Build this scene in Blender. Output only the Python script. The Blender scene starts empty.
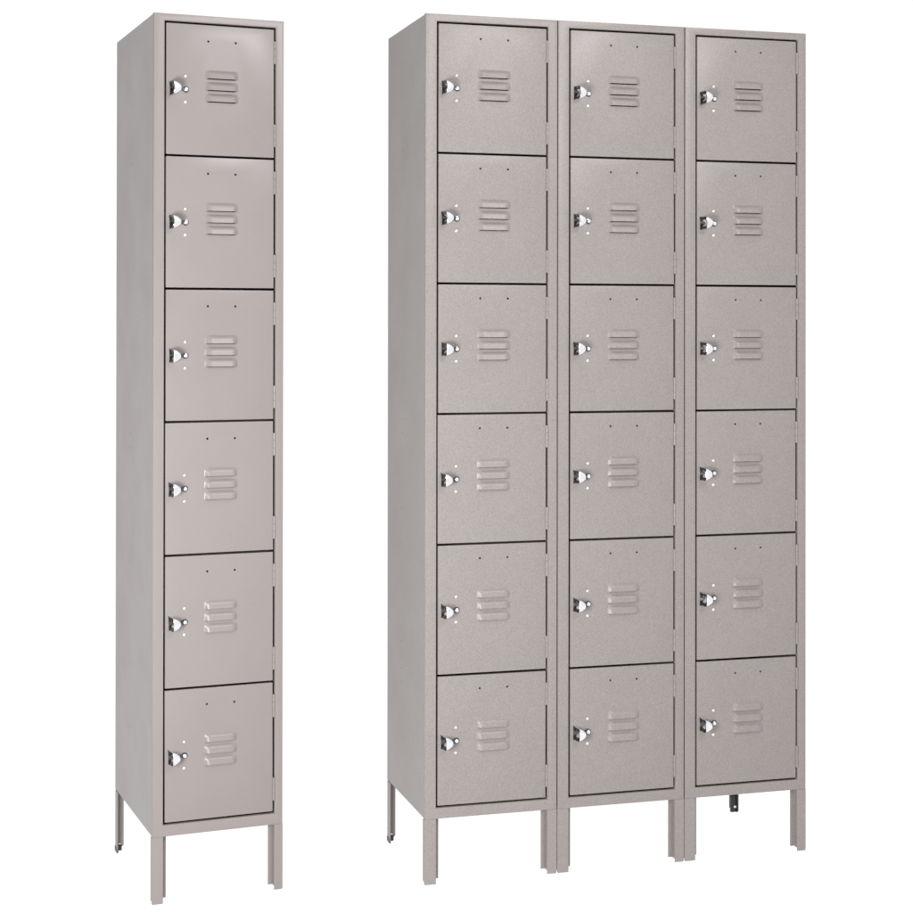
import bpy, bmesh, math, random
from mathutils import Matrix, Vector
random.seed(7)
S = bpy.context.scene
COL = S.collection

# ------------------------------------------------------------------ helpers
def link(o):
    COL.objects.link(o); return o

def obj(name, bm, mats, parent=None, loc=(0, 0, 0), smooth=True, angle=35):
    """link a bmesh as one mesh object"""
    me = bpy.data.meshes.new(name)
    bmesh.ops.recalc_face_normals(bm, faces=bm.faces)
    bm.to_mesh(me); bm.free()
    for m in (mats if isinstance(mats, (list, tuple)) else [mats]):
        me.materials.append(m)
    if smooth:
        for p in me.polygons: p.use_smooth = True
        me.set_sharp_from_angle(angle=math.radians(angle))
    o = bpy.data.objects.new(name, me); link(o)
    o.location = loc
    if parent: o.parent = parent
    return o

def box(bm, x0, x1, y0, y1, z0, z1, bevel=0.0, seg=2, mat=0):
    vs = [bm.verts.new((x, y, z)) for z in (z0, z1) for y in (y0, y1) for x in (x0, x1)]
    fs = [bm.faces.new([vs[i] for i in q]) for q in
          ((0, 2, 3, 1), (4, 5, 7, 6), (0, 1, 5, 4), (2, 6, 7, 3), (0, 4, 6, 2), (1, 3, 7, 5))]
    for f in fs: f.material_index = mat
    if bevel:
        es = list({e for f in fs for e in f.edges})
        r = bmesh.ops.bevel(bm, geom=es, offset=bevel, segments=seg, affect='EDGES', profile=0.6)
        for f in r['faces']: f.material_index = mat
    return vs

def prism(bm, pts, axis, a, b, bevel=0.0, seg=2, mat=0):
    """closed outline extruded along an axis (0 x, 1 y, 2 z) from a to b"""
    def P(u, v, w):
        return {0: (w, u, v), 1: (u, w, v), 2: (u, v, w)}[axis]
    A = [bm.verts.new(P(u, v, a)) for u, v in pts]
    B = [bm.verts.new(P(u, v, b)) for u, v in pts]
    n = len(pts)
    fs = [bm.faces.new(A), bm.faces.new(B[::-1])]
    for i in range(n):
        fs.append(bm.faces.new((A[i], A[(i + 1) % n], B[(i + 1) % n], B[i])))
    bmesh.ops.recalc_face_normals(bm, faces=fs)
    for f in fs: f.material_index = mat
    if bevel:
        es = list({e for f in fs for e in f.edges})
        r = bmesh.ops.bevel(bm, geom=es, offset=bevel, segments=seg, affect='EDGES', profile=0.6)
        for f in r['faces']: f.material_index = mat
    return fs

def lathe_y(bm, prof, cx, cz, n=20, mat=0):
    """surface of revolution about the y axis; prof = [(radius, y)...], front first"""
    rings = []
    for r, y in prof:
        if r < 1e-6: rings.append([bm.verts.new((cx, y, cz))])
        else: rings.append([bm.verts.new((cx + r * math.cos(2 * math.pi * k / n), y, cz + r * math.sin(2 * math.pi * k / n))) for k in range(n)])
    for a, b in zip(rings, rings[1:]):
        for k in range(n):
            q = (k + 1) % n
            if len(a) == 1: f = bm.faces.new((a[0], b[k], b[q]))
            elif len(b) == 1: f = bm.faces.new((a[k], a[q], b[0]))
            else: f = bm.faces.new((a[k], a[q], b[q], b[k]))
            f.material_index = mat

# ---------------------------------------------------------------- materials
def new_mat(name):
    m = bpy.data.materials.new(name); m.use_nodes = True
    nt = m.node_tree
    return m, nt, nt.nodes['Principled BSDF']

def paint(name, col, speckle, rough, bump):
    """baked grey enamel: faint mottling, orange-peel / hammertone relief"""
    m, nt, b = new_mat(name)
    N = nt.nodes; Lk = nt.links.new
    tc = N.new('ShaderNodeTexCoord')
    oi = N.new('ShaderNodeObjectInfo')
    off = N.new('ShaderNodeVectorMath'); off.operation = 'SCALE'; off.inputs[3].default_value = 9.0
    cmb = N.new('ShaderNodeCombineXYZ')
    for i in range(3): Lk(oi.outputs['Random'], cmb.inputs[i])
    Lk(cmb.outputs[0], off.inputs[0])
    add = N.new('ShaderNodeVectorMath'); add.operation = 'ADD'
    Lk(tc.outputs['Object'], add.inputs[0]); Lk(off.outputs[0], add.inputs[1])
    n1 = N.new('ShaderNodeTexNoise'); n1.inputs['Scale'].default_value = 400; n1.inputs['Detail'].default_value = 3; n1.inputs['Roughness'].default_value = 0.65
    n2 = N.new('ShaderNodeTexNoise'); n2.inputs['Scale'].default_value = 9; n2.inputs['Detail'].default_value = 4
    n3 = N.new('ShaderNodeTexNoise'); n3.inputs['Scale'].default_value = 60; n3.inputs['Detail'].default_value = 3
    mp = N.new('ShaderNodeMapping'); mp.inputs['Rotation'].default_value = (.61, .43, .27); Lk(add.outputs[0], mp.inputs['Vector'])
    for n in (n1, n2, n3): Lk(mp.outputs[0], n.inputs['Vector'])
    def mr(src, lo, hi, fmin=0.3, fmax=0.7):
        r = N.new('ShaderNodeMapRange'); r.inputs[1].default_value = fmin; r.inputs[2].default_value = fmax
        r.inputs[3].default_value = lo; r.inputs[4].default_value = hi; Lk(src, r.inputs[0]); return r.outputs[0]
    a = mr(n1.outputs[0], 1 - speckle, 1 + speckle, .38, .62)
    c = mr(n2.outputs[0], 0.97, 1.03, 0, 1)
    d = mr(oi.outputs['Random'], 0.985, 1.015, 0, 1)
    e = mr(n3.outputs[0], 1 - speckle * .12, 1 + speckle * .12)
    def mul(p, q):
        x = N.new('ShaderNodeMath'); x.operation = 'MULTIPLY'; Lk(p, x.inputs[0]); Lk(q, x.inputs[1]); return x.outputs[0]
    k = mul(mul(a, c), mul(d, e))
    sc = N.new('ShaderNodeVectorMath'); sc.operation = 'SCALE'; sc.inputs[0].default_value = col
    Lk(k, sc.inputs[3]); Lk(sc.outputs[0], b.inputs['Base Color'])
    Lk(mr(n2.outputs[0], rough - .07, rough + .07, 0, 1), b.inputs['Roughness'])
    bp = N.new('ShaderNodeBump'); bp.inputs['Strength'].default_value = bump; bp.inputs['Distance'].default_value = 0.0012
    Lk(n1.outputs[0], bp.inputs['Height'])
    Lk(bp.outputs[0], b.inputs['Normal'])
    b.inputs['Specular IOR Level'].default_value = 0.26
    return m

def simple(name, col, rough, metal=0.0, nscale=80, var=0.05):
    m, nt, b = new_mat(name)
    N = nt.nodes; Lk = nt.links.new
    tc = N.new('ShaderNodeTexCoord'); n = N.new('ShaderNodeTexNoise'); n.inputs['Scale'].default_value = nscale
    Lk(tc.outputs['Object'], n.inputs['Vector'])
    r = N.new('ShaderNodeMapRange'); r.inputs[1].default_value = .3; r.inputs[2].default_value = .7
    r.inputs[3].default_value = 1 - var; r.inputs[4].default_value = 1 + var; Lk(n.outputs[0], r.inputs[0])
    s = N.new('ShaderNodeVectorMath'); s.operation = 'SCALE'; s.inputs[0].default_value = col; Lk(r.outputs[0], s.inputs[3])
    Lk(s.outputs[0], b.inputs['Base Color'])
    b.inputs['Roughness'].default_value = rough; b.inputs['Metallic'].default_value = metal
    return m

GREY = (0.211, 0.190, 0.183)
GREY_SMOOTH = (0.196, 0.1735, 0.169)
M_HAMMER = paint('hammertone_grey_enamel', GREY, 0.125, 0.33, 0.16)
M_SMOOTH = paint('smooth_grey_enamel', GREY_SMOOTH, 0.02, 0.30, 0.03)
M_CHROME = simple('polished_chrome', (0.80, 0.80, 0.83), 0.14, 1.0)
M_RECESS_SHADE_BUTTON = simple('dark_recess_metal', (0.10, 0.10, 0.105), 0.22, 1.0)  # handle recess: dark reflection put into the colour; also the button's dark ring
M_RIVET = simple('bright_rivet', (0.62, 0.60, 0.60), 0.5, 1.0)
M_BLACK = simple('black_enamel', (0.012, 0.012, 0.013), 0.35)
M_BOLT = simple('zinc_bolt', (0.75, 0.73, 0.70), 0.3, 1.0)

# white floor made translucent so added light from below drowns contact shadows
M_FLOOR, nt, b = new_mat('white_opal_acrylic')
tr = nt.nodes.new('ShaderNodeBsdfTranslucent'); tr.inputs['Color'].default_value = (.995, .995, .995, 1)
nz = nt.nodes.new('ShaderNodeTexNoise'); nz.inputs['Scale'].default_value = 5
rr = nt.nodes.new('ShaderNodeMapRange'); rr.inputs[3].default_value = .92; rr.inputs[4].default_value = .94
mx = nt.nodes.new('ShaderNodeMixShader')
b.inputs['Base Color'].default_value = (.9, .9, .9, 1); b.inputs['Roughness'].default_value = .9; b.inputs['Specular IOR Level'].default_value = .1
nt.links.new(nz.outputs[0], rr.inputs[0]); nt.links.new(rr.outputs[0], mx.inputs[0])
nt.links.new(b.outputs[0], mx.inputs[1]); nt.links.new(tr.outputs[0], mx.inputs[2])
nt.links.new(mx.outputs[0], nt.nodes['Material Output'].inputs[0])


# -------------------------------------------------------------------- parts
GAP = 0.0045

def frame_mesh(d):
    """front frame of one column: a rectangular ring"""
    W, H, B = d['W'], d['H'], d['B']
    x0, x1 = 0.0012, W - 0.0012
    a, b = d['ml'], W - d['mr']; t, u = H - d['mt'], B + d['mb']
    bm = bmesh.new()
    y0, y1 = 0.0, 0.010
    out = [(x0, B), (x1, B), (x1, H), (x0, H)]; inn = [(a, u), (b, u), (b, t), (a, t)]
    V = {}
    for nm, pts in (('o', out), ('i', inn)):
        for y in (y0, y1):
            V[nm, y] = [bm.verts.new((p[0], y, p[1])) for p in pts]
    for i in range(4):
        j = (i + 1) % 4
        for y in (y0, y1):
            bm.faces.new((V['o', y][i], V['o', y][j], V['i', y][j], V['i', y][i]))
        for nm in 'oi':
            bm.faces.new((V[nm, y0][i], V[nm, y0][j], V[nm, y1][j], V[nm, y1][i]))
    bmesh.ops.recalc_face_normals(bm, faces=bm.faces)
    es = [e for e in bm.edges if all(abs(v.co.y - y0) < 1e-6 for v in e.verts)
          and not (any(v in V['o', y0] for v in e.verts) and any(v in V['i', y0] for v in e.verts))]
    es += [e for e in bm.edges if all(v in V['o', y0] + V['o', y1] for v in e.verts) and abs(e.verts[0].co.y - e.verts[1].co.y) > .01]
    bmesh.ops.bevel(bm, geom=es, offset=0.0013, segments=2, affect='EDGES', profile=0.6)
    return bm

def cabinet_mesh(d):
    """sheet steel box behind the frame: sides, back, top, bottom, shelves"""
    W, H, B, D = d['W'], d['H'], d['B'], d['D']
    x0, x1, y0, y1, t = 0.0020, W - 0.0020, 0.008, D, 0.0016
    z0, z1 = B + 0.0015, H - 0.0012
    bm = bmesh.new()
    box(bm, x0, x0 + t, y0, y1, z0, z1)
    box(bm, x1 - t, x1, y0, y1, z0, z1)
    box(bm, x0 + t, x1 - t, y1 - t - .001, y1 - .001, z0, z1)
    box(bm, x0 + t, x1 - t, y0, y1 - t - .001, z1 - t - .0007, z1 - .0007)
    box(bm, x0 + t, x1 - t, y0, y1 - t - .001, z0 + .0007, z0 + t + .0007)
    t0, u0 = H - d['mt'], B + d['mb']
    for k in range(1, 6):
        z = t0 + (u0 - t0) * k / 6
        box(bm, x0 + t, x1 - t, 0.100, y1 - .006, z - .0008, z + .0008)
        box(bm, x0 + t, x1 - t, 0.1005, 0.102, z - .014, z - .0010)
    return bm

def door_dims(d):
    w = d['W'] - d['ml'] - d['mr'] - 2 * GAP + 0.0008
    p = ((d['H'] - d['mt']) - (d['B'] + d['mb']) - GAP) / 6
    return w, p, p - GAP

LOUV = [(0.411, 0), (0.500, 0), (0.588, 0)]
LU0, LU1 = 0.352, 0.668
LH = 0.0175

def add_louver(bm, w, h, v):
    """pressed-out louver: tangent to the door at its top, open along the bottom edge"""
    xa, xb = LU0 * w, LU1 * w
    zb = h * (1 - v); zt = zb + LH
    dep = 0.0072; t = 0.0012; e = 0.011
    nx, nz = 16, 6
    def surf(sh):
        g = []
        for j in range(nz + 1):
            s = j / nz                       # 0 top .. 1 bottom
            row = []
            for i in range(nx + 1):
                # denser sampling at the rounded ends
                q = i / nx
                q = 0.5 - 0.5 * math.cos(math.pi * q) if True else q
                x = xa + (xb - xa) * q
                m = min(x - xa, xb - x) / e
                m = min(1, max(0, m)); m = m * m * (3 - 2 * m)
                prof = min(1.0, s / 0.30); prof = prof * prof * (3 - 2 * prof)
                prof = prof * (0.50 + 0.50 * s)
                y = 0.0009 - (dep - sh) * m * prof
                row.append(bm.verts.new((x, y, zt - LH * s + (sh * .2 if sh else 0))))
            g.append(row)
        return g
    A = surf(0); Bq = surf(t)
    for g in (A, Bq):
        for j in range(nz):
            for i in range(nx):
                bm.faces.new((g[j][i], g[j][i + 1], g[j + 1][i + 1], g[j + 1][i]))
    for i in range(nx):
        bm.faces.new((A[nz][i], A[nz][i + 1], Bq[nz][i + 1], Bq[nz][i]))

def door_object(d, mat):
    """door pan with real vent slots and card-holder holes, louvers pressed out of it"""
    w, p, h = door_dims(d)
    bm = bmesh.new()
    box(bm, 0, w, 0.0008, 0.0085, 0, h, bevel=0.0015, seg=2)
    bmesh.ops.recalc_face_normals(bm, faces=bm.faces)
    o = obj('door', bm, mat, smooth=False)
    # cutter: holes and slots
    bc = bmesh.new()
    for u in (0.385, 0.640):
        lathe_y(bc, [(0, -0.004), (0.0025, -0.004), (0.0025, 0.012), (0, 0.012)], u * w, h * (1 - d['hole']), 12)
    for v, _ in LOUV:
        zb = h * (1 - v)
        box(bc, LU0 * w + .0065, LU1 * w - .0065, -0.004, 0.014, zb - .0011, zb + .0085)
    bmesh.ops.recalc_face_normals(bc, faces=bc.faces)
    me = bpy.data.meshes.new('cut'); bc.to_mesh(me); bc.free()
    co = bpy.data.objects.new('cut', me); link(co)
    md = o.modifiers.new('b', 'BOOLEAN'); md.operation = 'DIFFERENCE'; md.solver = 'EXACT'; md.object = co
    dg = bpy.context.evaluated_depsgraph_get(); dg.update()
    bm = bmesh.new(); bm.from_object(o, dg)
    bpy.data.objects.remove(o); bpy.data.objects.remove(co)
    lb = bmesh.new()
    for v, _ in LOUV: add_louver(lb, w, h, v)
    bmesh.ops.recalc_face_normals(lb, faces=lb.faces)
    # keep the outer louver faces looking to the front
    tm = bpy.data.meshes.new('l'); lb.to_mesh(tm); lb.free(); bm.from_mesh(tm); bpy.data.meshes.remove(tm)
    me = bpy.data.meshes.new('door'); bm.to_mesh(me); bm.free()
    if not me.materials: me.materials.append(mat)
    for pl in me.polygons: pl.use_smooth = True; pl.material_index = 0
    me.set_sharp_from_angle(angle=math.radians(32))
    return link(bpy.data.objects.new('door', me))

def handle_mesh():
    """bell-shaped chrome pull; finger recess on its left, its dark reflection put in as colour"""
    bm = bmesh.new()
    hh, L = 0.0150, 0.0192
    n = 14
    rows = []
    # outline in the door plane: straight left edge, bell curve to the right
    def outline(s):   # s 0..1 from bottom-left corner round to top-left corner
        a = -math.pi / 2 + math.pi * s
        x = L * math.cos(a) ** 1.15 if math.cos(a) > 1e-9 else 0.0
        z = hh * math.sin(a)
        return x, z
    levels = [(0.0005, 1.06, -.0034), (-0.005, 0.98, -.0032), (-0.013, 0.93, -.0026), (-0.021, 0.93, -.0018), (-0.0255, 0.95, -.0014), (-0.0282, 0.88, -.0006), (-0.0297, 0.72, .0004), (-0.0304, 0.42, .0014)]
    for y, k, xo in levels:
        rows.append([bm.verts.new((xo + outline(i / n)[0] * k, y, outline(i / n)[1] * k)) for i in range(n + 1)])
    for a, b in zip(rows, rows[1:]):
        for i in range(n):
            bm.faces.new((a[i], a[i + 1], b[i + 1], b[i]))
    bm.faces.new(rows[-1])
    # left side: rim, then V-shaped recess with its dark reflection painted on
    left = [[r[0], r[-1]] for r in rows]
    # rim strip split: build recessed side by spine vertices pushed inwards
    prev = None
    for k, (y, s, xo) in enumerate(levels):
        zt = hh * s
        inset = 0.0060 if 0 < k < len(levels) - 2 else 0.0
        spine = [bm.verts.new((xo + inset * q, y, zz)) for zz, q in ((-zt * .55, .8), (0, 1.25), (zt * .55, .8))]
        row = [rows[k][0]] + spine + [rows[k][-1]]
        if prev:
            for i in range(4):
                f = bm.faces.new((prev[i], prev[i + 1], row[i + 1], row[i])); f.material_index = 0 if (k in (2, 3) and i in (1, 2)) or k == len(levels) - 1 else 1  # chrome faces put in as the light stripe of the recess
        else:
            first = row
        prev = row
    bm.faces.new(prev)
    bmesh.ops.remove_doubles(bm, verts=bm.verts, dist=1e-6)
    return bm

def keyed_button_mesh():
    bm = bmesh.new()
    lathe_y(bm, [(0, -0.0062), (0.0026, -0.0060), (0.0040, -0.0050), (0.0043, -0.0034), (0.0043, -0.0018)], 0, 0, 20)
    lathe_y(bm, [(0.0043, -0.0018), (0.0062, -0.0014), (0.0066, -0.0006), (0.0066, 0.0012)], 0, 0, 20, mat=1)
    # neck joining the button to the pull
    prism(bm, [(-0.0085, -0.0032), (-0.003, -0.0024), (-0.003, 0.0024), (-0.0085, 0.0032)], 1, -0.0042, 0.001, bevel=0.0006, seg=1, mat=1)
    return bm

def rivet_mesh():
    bm = bmesh.new()
    lathe_y(bm, [(0, -0.0028), (0.0018, -0.0026), (0.0033, -0.0017), (0.0040, -0.0005), (0.0042, 0.0012)], 0, 0, 16)
    return bm

def hinge_mesh(Lh):
    """three-knuckle butt hinge, standing vertically in the gap"""
    bm = bmesh.new()
    r = 0.0028
    segs = [(0, .3315), (.3345, .6655), (.6685, 1)]
    for a, b in segs:
        n = 14
        pr = [(0, a * Lh), (r * .8, a * Lh), (r, a * Lh + .0006), (r, b * Lh - .0006), (r * .8, b * Lh), (0, b * Lh)]
        rings = []
        for rr, z in pr:
            if rr == 0: rings.append([bm.verts.new((0, 0, z))])
            else: rings.append([bm.verts.new((rr * math.cos(2 * math.pi * k / n), rr * math.sin(2 * math.pi * k / n), z)) for k in range(n)])
        for A, B in zip(rings, rings[1:]):
            for k in range(n):
                q = (k + 1) % n
                if len(A) == 1: bm.faces.new((A[0], B[k], B[q]))
                elif len(B) == 1: bm.faces.new((A[k], A[q], B[0]))
                else: bm.faces.new((A[k], A[q], B[q], B[k]))
    box(bm, -0.0009, 0.0009, 0.0, 0.008, .0008, Lh - .0008)      # leaf going back into the gap
    return bm

def front_leg_mesh(h, side, wid):
    """folded sheet leg: front web, inner return running back and out, side return.
    side = +1: the return is at the right edge; -1: at the left edge."""
    bm = bmesh.new()
    t = 0.0018
    top = h - 0.0001
    def X(x): return x if side > 0 else -x
    # web
    pts = [(X(0.0), 0.003), (X(0.002), 0.0), (X(wid - .0015), 0.0), (X(wid), 0.0), (X(wid), top), (X(0), top)]
    prism(bm, pts, 1, 0.0004, 0.0004 + t, bevel=0.0005, seg=1)
    # inner return: goes back and flares outward
    fl = 0.0095; bk = 0.016; zlift = 0.007
    def quad(p, q, z0, z1):
        dx, dy = q[0] - p[0], q[1] - p[1]; l = math.hypot(dx, dy); nx, ny = -dy / l * t / 2, dx / l * t / 2
        prism(bm, [(p[0] + nx, p[1] + ny), (q[0] + nx, q[1] + ny), (q[0] - nx, q[1] - ny), (p[0] - nx, p[1] - ny)], 2, z0, z1, bevel=0.0004, seg=1)
    quad((X(wid - .0016), 0.0026), (X(wid - .0010), bk), zlift, top - .0004)
    quad((X(wid - .0006), bk + .0012), (X(wid + fl), bk + .0012), zlift + .0006, top - .0009)
    box(bm, *sorted((X(.004), X(wid - .004))), 0.0026, 0.0042, top - .010, top + .004)
    quad((X(0.0012), 0.0026), (X(0.0012), 0.014), 0.0065, top - .0006)
    return bm

def rear_leg_mesh(h, side, wid):
    """rear angle leg: side plate and back plate"""
    bm = bmesh.new(); t = 0.0018; dp = .028 if side > 0 else .014
    def X(x): return x if side > 0 else -x
    top = h - .0006
    # plate facing the front, at the back of the locker
    xs = sorted((X(0.0004), X(wid)))
    prism(bm, [(X(.0004), 0.0), (X(wid * .55), 0.003), (X(wid), 0.010), (X(wid), top), (X(.0004), top)], 1, -t, 0, bevel=.0004, seg=1)
    # plate lying in the side wall
    prism(bm, [(-dp, 0.004), (-0.010, 0.0), (-t - .0004, 0.0), (-t - .0004, top - .0004), (-dp, top - .0004)], 0, *sorted((X(0.0), X(t))), bevel=.0004, seg=1)
    return bm

def foot_mesh(wid, side, h=.022):
    """black slip-on foot bracket"""
    bm = bmesh.new()
    def X(x): return x if side > 0 else -x
    box(bm, *sorted((X(-.0012), X(wid))), -0.010, -0.0022, 0.0, h, bevel=.001, seg=1)
    if side < 0: box(bm, *sorted((X(.0026), X(.0052))), -0.014, -0.0104, 0.0, h, bevel=.0006, seg=1)
    else: box(bm, -.0012, .0030, -.027, -.0106, 0, .010, bevel=.0006, seg=1)
    return bm

def bolt_mesh():
    bm = bmesh.new()
    lathe_y(bm, [(0, -0.0035), (0.0022, -0.0033), (0.0036, -0.0020), (0.0040, 0)], 0, 0, 12)
    return bm

def side_rivets(root, zs, y):
    """small dark rivets flush in the left side wall, each its own part"""
    first = None
    for z in zs:
        if first is None:
            bm = bmesh.new(); n = 8; r = .0030
            c = bm.verts.new((-.0005, 0, 0))
            ring = [bm.verts.new((0.0002, r * math.cos(2 * math.pi * k / n), r * math.sin(2 * math.pi * k / n))) for k in range(n)]
            for k in range(n): bm.faces.new((c, ring[k], ring[(k + 1) % n]))
            first = obj('side_rivet', bm, M_BLACK, root, (.0020, y, z))
        else: copy_part(first, root, (.0020, y + random.uniform(-.002, .002), z))

# ------------------------------------------------------------- build lockers
def empty(name, loc, rz, label, cat):
    o = link(bpy.data.objects.new(name, None)); o.empty_display_size = .2
    o.location = loc; o.rotation_euler = (0, 0, rz)
    o['label'] = label; o['category'] = cat
    return o

def copy_part(o, parent, loc=None, rot=None):
    c = o.copy(); COL.objects.link(c); c.parent = parent
    if loc is not None: c.location = loc
    if rot is not None: c.rotation_euler = rot
    for ch in o.children: copy_part(ch, c)
    return c

def door_proto(d, mat):
    w, p, h = door_dims(d)
    o = door_object(d, mat)
    hz = h * 0.497
    obj('handle', handle_mesh(), [M_CHROME, M_RECESS_SHADE_BUTTON], o, (0.0104, 0.0008, hz), angle=40)
    obj('latch_button', keyed_button_mesh(), [M_CHROME, M_RECESS_SHADE_BUTTON], o, (0.0418, 0.0008, hz), angle=40)
    rv = obj('rivet', rivet_mesh(), M_RIVET, o, (0.0408, 0.0008, hz + 0.0285), angle=60)
    copy_part(rv, o, (0.0408, 0.0008, hz - 0.0265))
    Lh = h * 0.176
    hg = obj('hinge', hinge_mesh(Lh), mat, o, (w + GAP * .5, 0.0006, h * (1 - 0.092) - Lh), angle=40)
    copy_part(hg, o, (w + GAP * .5, 0.0006, h * (1 - 0.915)))
    return o

def place_doors(root, d, proto, cols, first):
    w, p, h = door_dims(d)
    for c in range(cols):
        for k in range(6):
            zt = d['H'] - d['mt'] - GAP - p * k
            loc = (c * d['W'] + d['ml'] + GAP - .0004 + random.uniform(-.0003, .0003), random.uniform(-.0004, .0004), zt - h)
            rot = (random.uniform(-.0022, .0022), random.uniform(-.0016, .0016), random.uniform(-.003, .003))
            if first: proto.parent = root; proto.location = loc; proto.rotation_euler = rot; first = False
            else: proto_copy = copy_part(proto, root, loc, rot)
    for dr in root.children:
        for ch in dr.children:                      # no two latches are set quite alike
            if ch.name.startswith('handle'): ch.rotation_euler = (random.uniform(-.03, .03), random.uniform(-.035, .035), random.uniform(-.04, .04))

def front_legs(root, d, mat, c, left=True, right=True):
    W = d['W']
    if left: obj('leg', front_leg_mesh(d['B'], 1, d['ml']), mat, root, (c * W + .0006, 0, 0))
    if right: obj('leg', front_leg_mesh(d['B'], -1, d['mr']), mat, root, ((c + 1) * W - .0006, 0, 0))

def rear_leg(root, d, mat, x, side):
    lg = obj('leg', rear_leg_mesh(d['B'], side, .020), mat, root, (x, d['D'] - .0005, 0))
    ft = obj('foot', foot_mesh(.014 if side > 0 else .019, side, .012 if side > 0 else .040), M_BLACK, lg)
    obj('bolt', bolt_mesh(), M_BOLT, lg, (side * .009, -.0024 if side > 0 else -.0101, .014), angle=60)
    return lg

# dimensions from the photograph's perspective
DL = dict(W=.2849, D=.4080, H=1.8669, B=.1401, ml=.0241, mr=.0189, mt=.0148, mb=.0240, hole=.125)
DR = dict(W=.305, D=.341, H=1.8898, B=.1416, ml=.0267, mr=.0223, mt=.0158, mb=.0233, hole=.107)

# single column
A = empty('locker', (-.632, 3.5788, 0), .3837,
          'narrow single column grey steel locker of six stacked doors standing apart on thin legs', 'locker')
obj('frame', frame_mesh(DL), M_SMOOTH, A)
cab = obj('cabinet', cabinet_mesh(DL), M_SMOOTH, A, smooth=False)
side_rivets(A, [1.57, .97, .94, .69, .66, .46, .32], .24)
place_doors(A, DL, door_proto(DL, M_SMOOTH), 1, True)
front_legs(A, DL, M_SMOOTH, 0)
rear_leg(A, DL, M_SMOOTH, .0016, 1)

# three columns bolted together
Bk = empty('locker_bank', (-.0652, 3.7084, 0), .2807,
           'wide grey hammertone locker bank of three columns with eighteen small doors', 'locker bank')
for c in range(3):
    if c == 0:
        f0 = obj('frame', frame_mesh(DR), M_HAMMER, Bk)
        c0 = obj('cabinet', cabinet_mesh(DR), M_HAMMER, Bk, smooth=False)
    else:
        copy_part(f0, Bk, (c * DR['W'], 0, 0)); copy_part(c0, Bk, (c * DR['W'], 0, 0))
    front_legs(Bk, DR, M_HAMMER, c)
side_rivets(Bk, [1.813, 1.611, .998, .966, .795, .762, .522, .492, .431, .40], .205)
place_doors(Bk, DR, door_proto(DR, M_HAMMER), 3, True)
rear_leg(Bk, DR, M_HAMMER, .0016, 1)
rear_leg(Bk, DR, M_HAMMER, 3 * DR['W'] - .0145, -1)

# -------------------------------------------------------------------- floor
bm = bmesh.new()
bmesh.ops.create_grid(bm, x_segments=8, y_segments=8, size=120)
fl = obj('floor', bm, M_FLOOR, smooth=False)
fl['kind'] = 'structure'

# ------------------------------------------------------------------- lights
wd = bpy.data.worlds.new('World'); S.world = wd; wd.use_nodes = True
bg = wd.node_tree.nodes['Background']
# white studio surroundings, with an added dark zone on the left to shade the locker sides
nt = wd.node_tree; N = nt.nodes
tcw = N.new('ShaderNodeTexCoord')
dt = N.new('ShaderNodeVectorMath'); dt.operation = 'DOT_PRODUCT'; dt.inputs[1].default_value = (-.94, -.34, 0)
rmp = N.new('ShaderNodeMapRange'); rmp.interpolation_type = 'SMOOTHSTEP'
rmp.inputs[1].default_value = .25; rmp.inputs[2].default_value = .50; rmp.inputs[3].default_value = 1.04; rmp.inputs[4].default_value = .16
nt.links.new(tcw.outputs['Generated'], dt.inputs[0]); nt.links.new(dt.outputs['Value'], rmp.inputs[0])
# added white glow below the horizon, passing through the floor to hide shadows
sx = N.new('ShaderNodeSeparateXYZ'); nt.links.new(tcw.outputs['Generated'], sx.inputs[0])
gt = N.new('ShaderNodeMath'); gt.operation = 'LESS_THAN'; gt.inputs[1].default_value = 0.0; nt.links.new(sx.outputs['Z'], gt.inputs[0])
mxw = N.new('ShaderNodeMix'); mxw.data_type = 'FLOAT'; mxw.inputs[3].default_value = 1.09
nt.links.new(gt.outputs[0], mxw.inputs[0]); nt.links.new(rmp.outputs[0], mxw.inputs[2])
bg.inputs[0].default_value = (1, 1, 1, 1); nt.links.new(mxw.outputs[0], bg.inputs[1])

def area(name, loc, target, size, power, col=(1, 1, 1), sy=None):
    l = bpy.data.lights.new(name, 'AREA'); l.energy = power; l.color = col
    l.shape = 'RECTANGLE'; l.size = size; l.size_y = sy or size
    o = link(bpy.data.objects.new(name, l)); o.location = loc
    o.rotation_euler = (Vector(target) - Vector(loc)).to_track_quat('-Z', 'Y').to_euler()
    return o
area('overhead_softbox', (0.1, 1.7, 3.9), (0.1, 3.7, 0.9), 1.4, 10)
area('key_softbox', (-.85, 1.45, .80), (-.05, 3.7, .85), .7, 79)
area('side_softbox', (1.70, 1.18, 2.76), (0.0, 3.65, 1.35), 1.1, 46, sy=.48)
area('under_table_light', (0.2, 4.0, -1.6), (0.2, 4.0, 0), 6.0, 8)  # unseen lamp added below the floor to lift it to white

# ------------------------------------------------------------------- camera
cam = bpy.data.cameras.new('camera'); co = link(bpy.data.objects.new('camera', cam))
F = 1711.12
cam.sensor_width = 36; cam.sensor_fit = 'HORIZONTAL'; cam.lens = 36 * F / 913
cam.shift_x = (456.5 - 454.81) / 913; cam.shift_y = -(456.5 - 318.37) / 913
cam.clip_start = .05; cam.clip_end = 1000
co.matrix_world = Matrix.Translation((0, 0, 1.2092)) @ Matrix.Rotation(math.pi / 2 + .0049, 4, 'X') @ Matrix.Rotation(.0014, 4, 'Z')
S.camera = co
S.view_settings.view_transform = 'Standard'; S.view_settings.look = 'None'
S.view_settings.exposure = 0; S.view_settings.gamma = 1
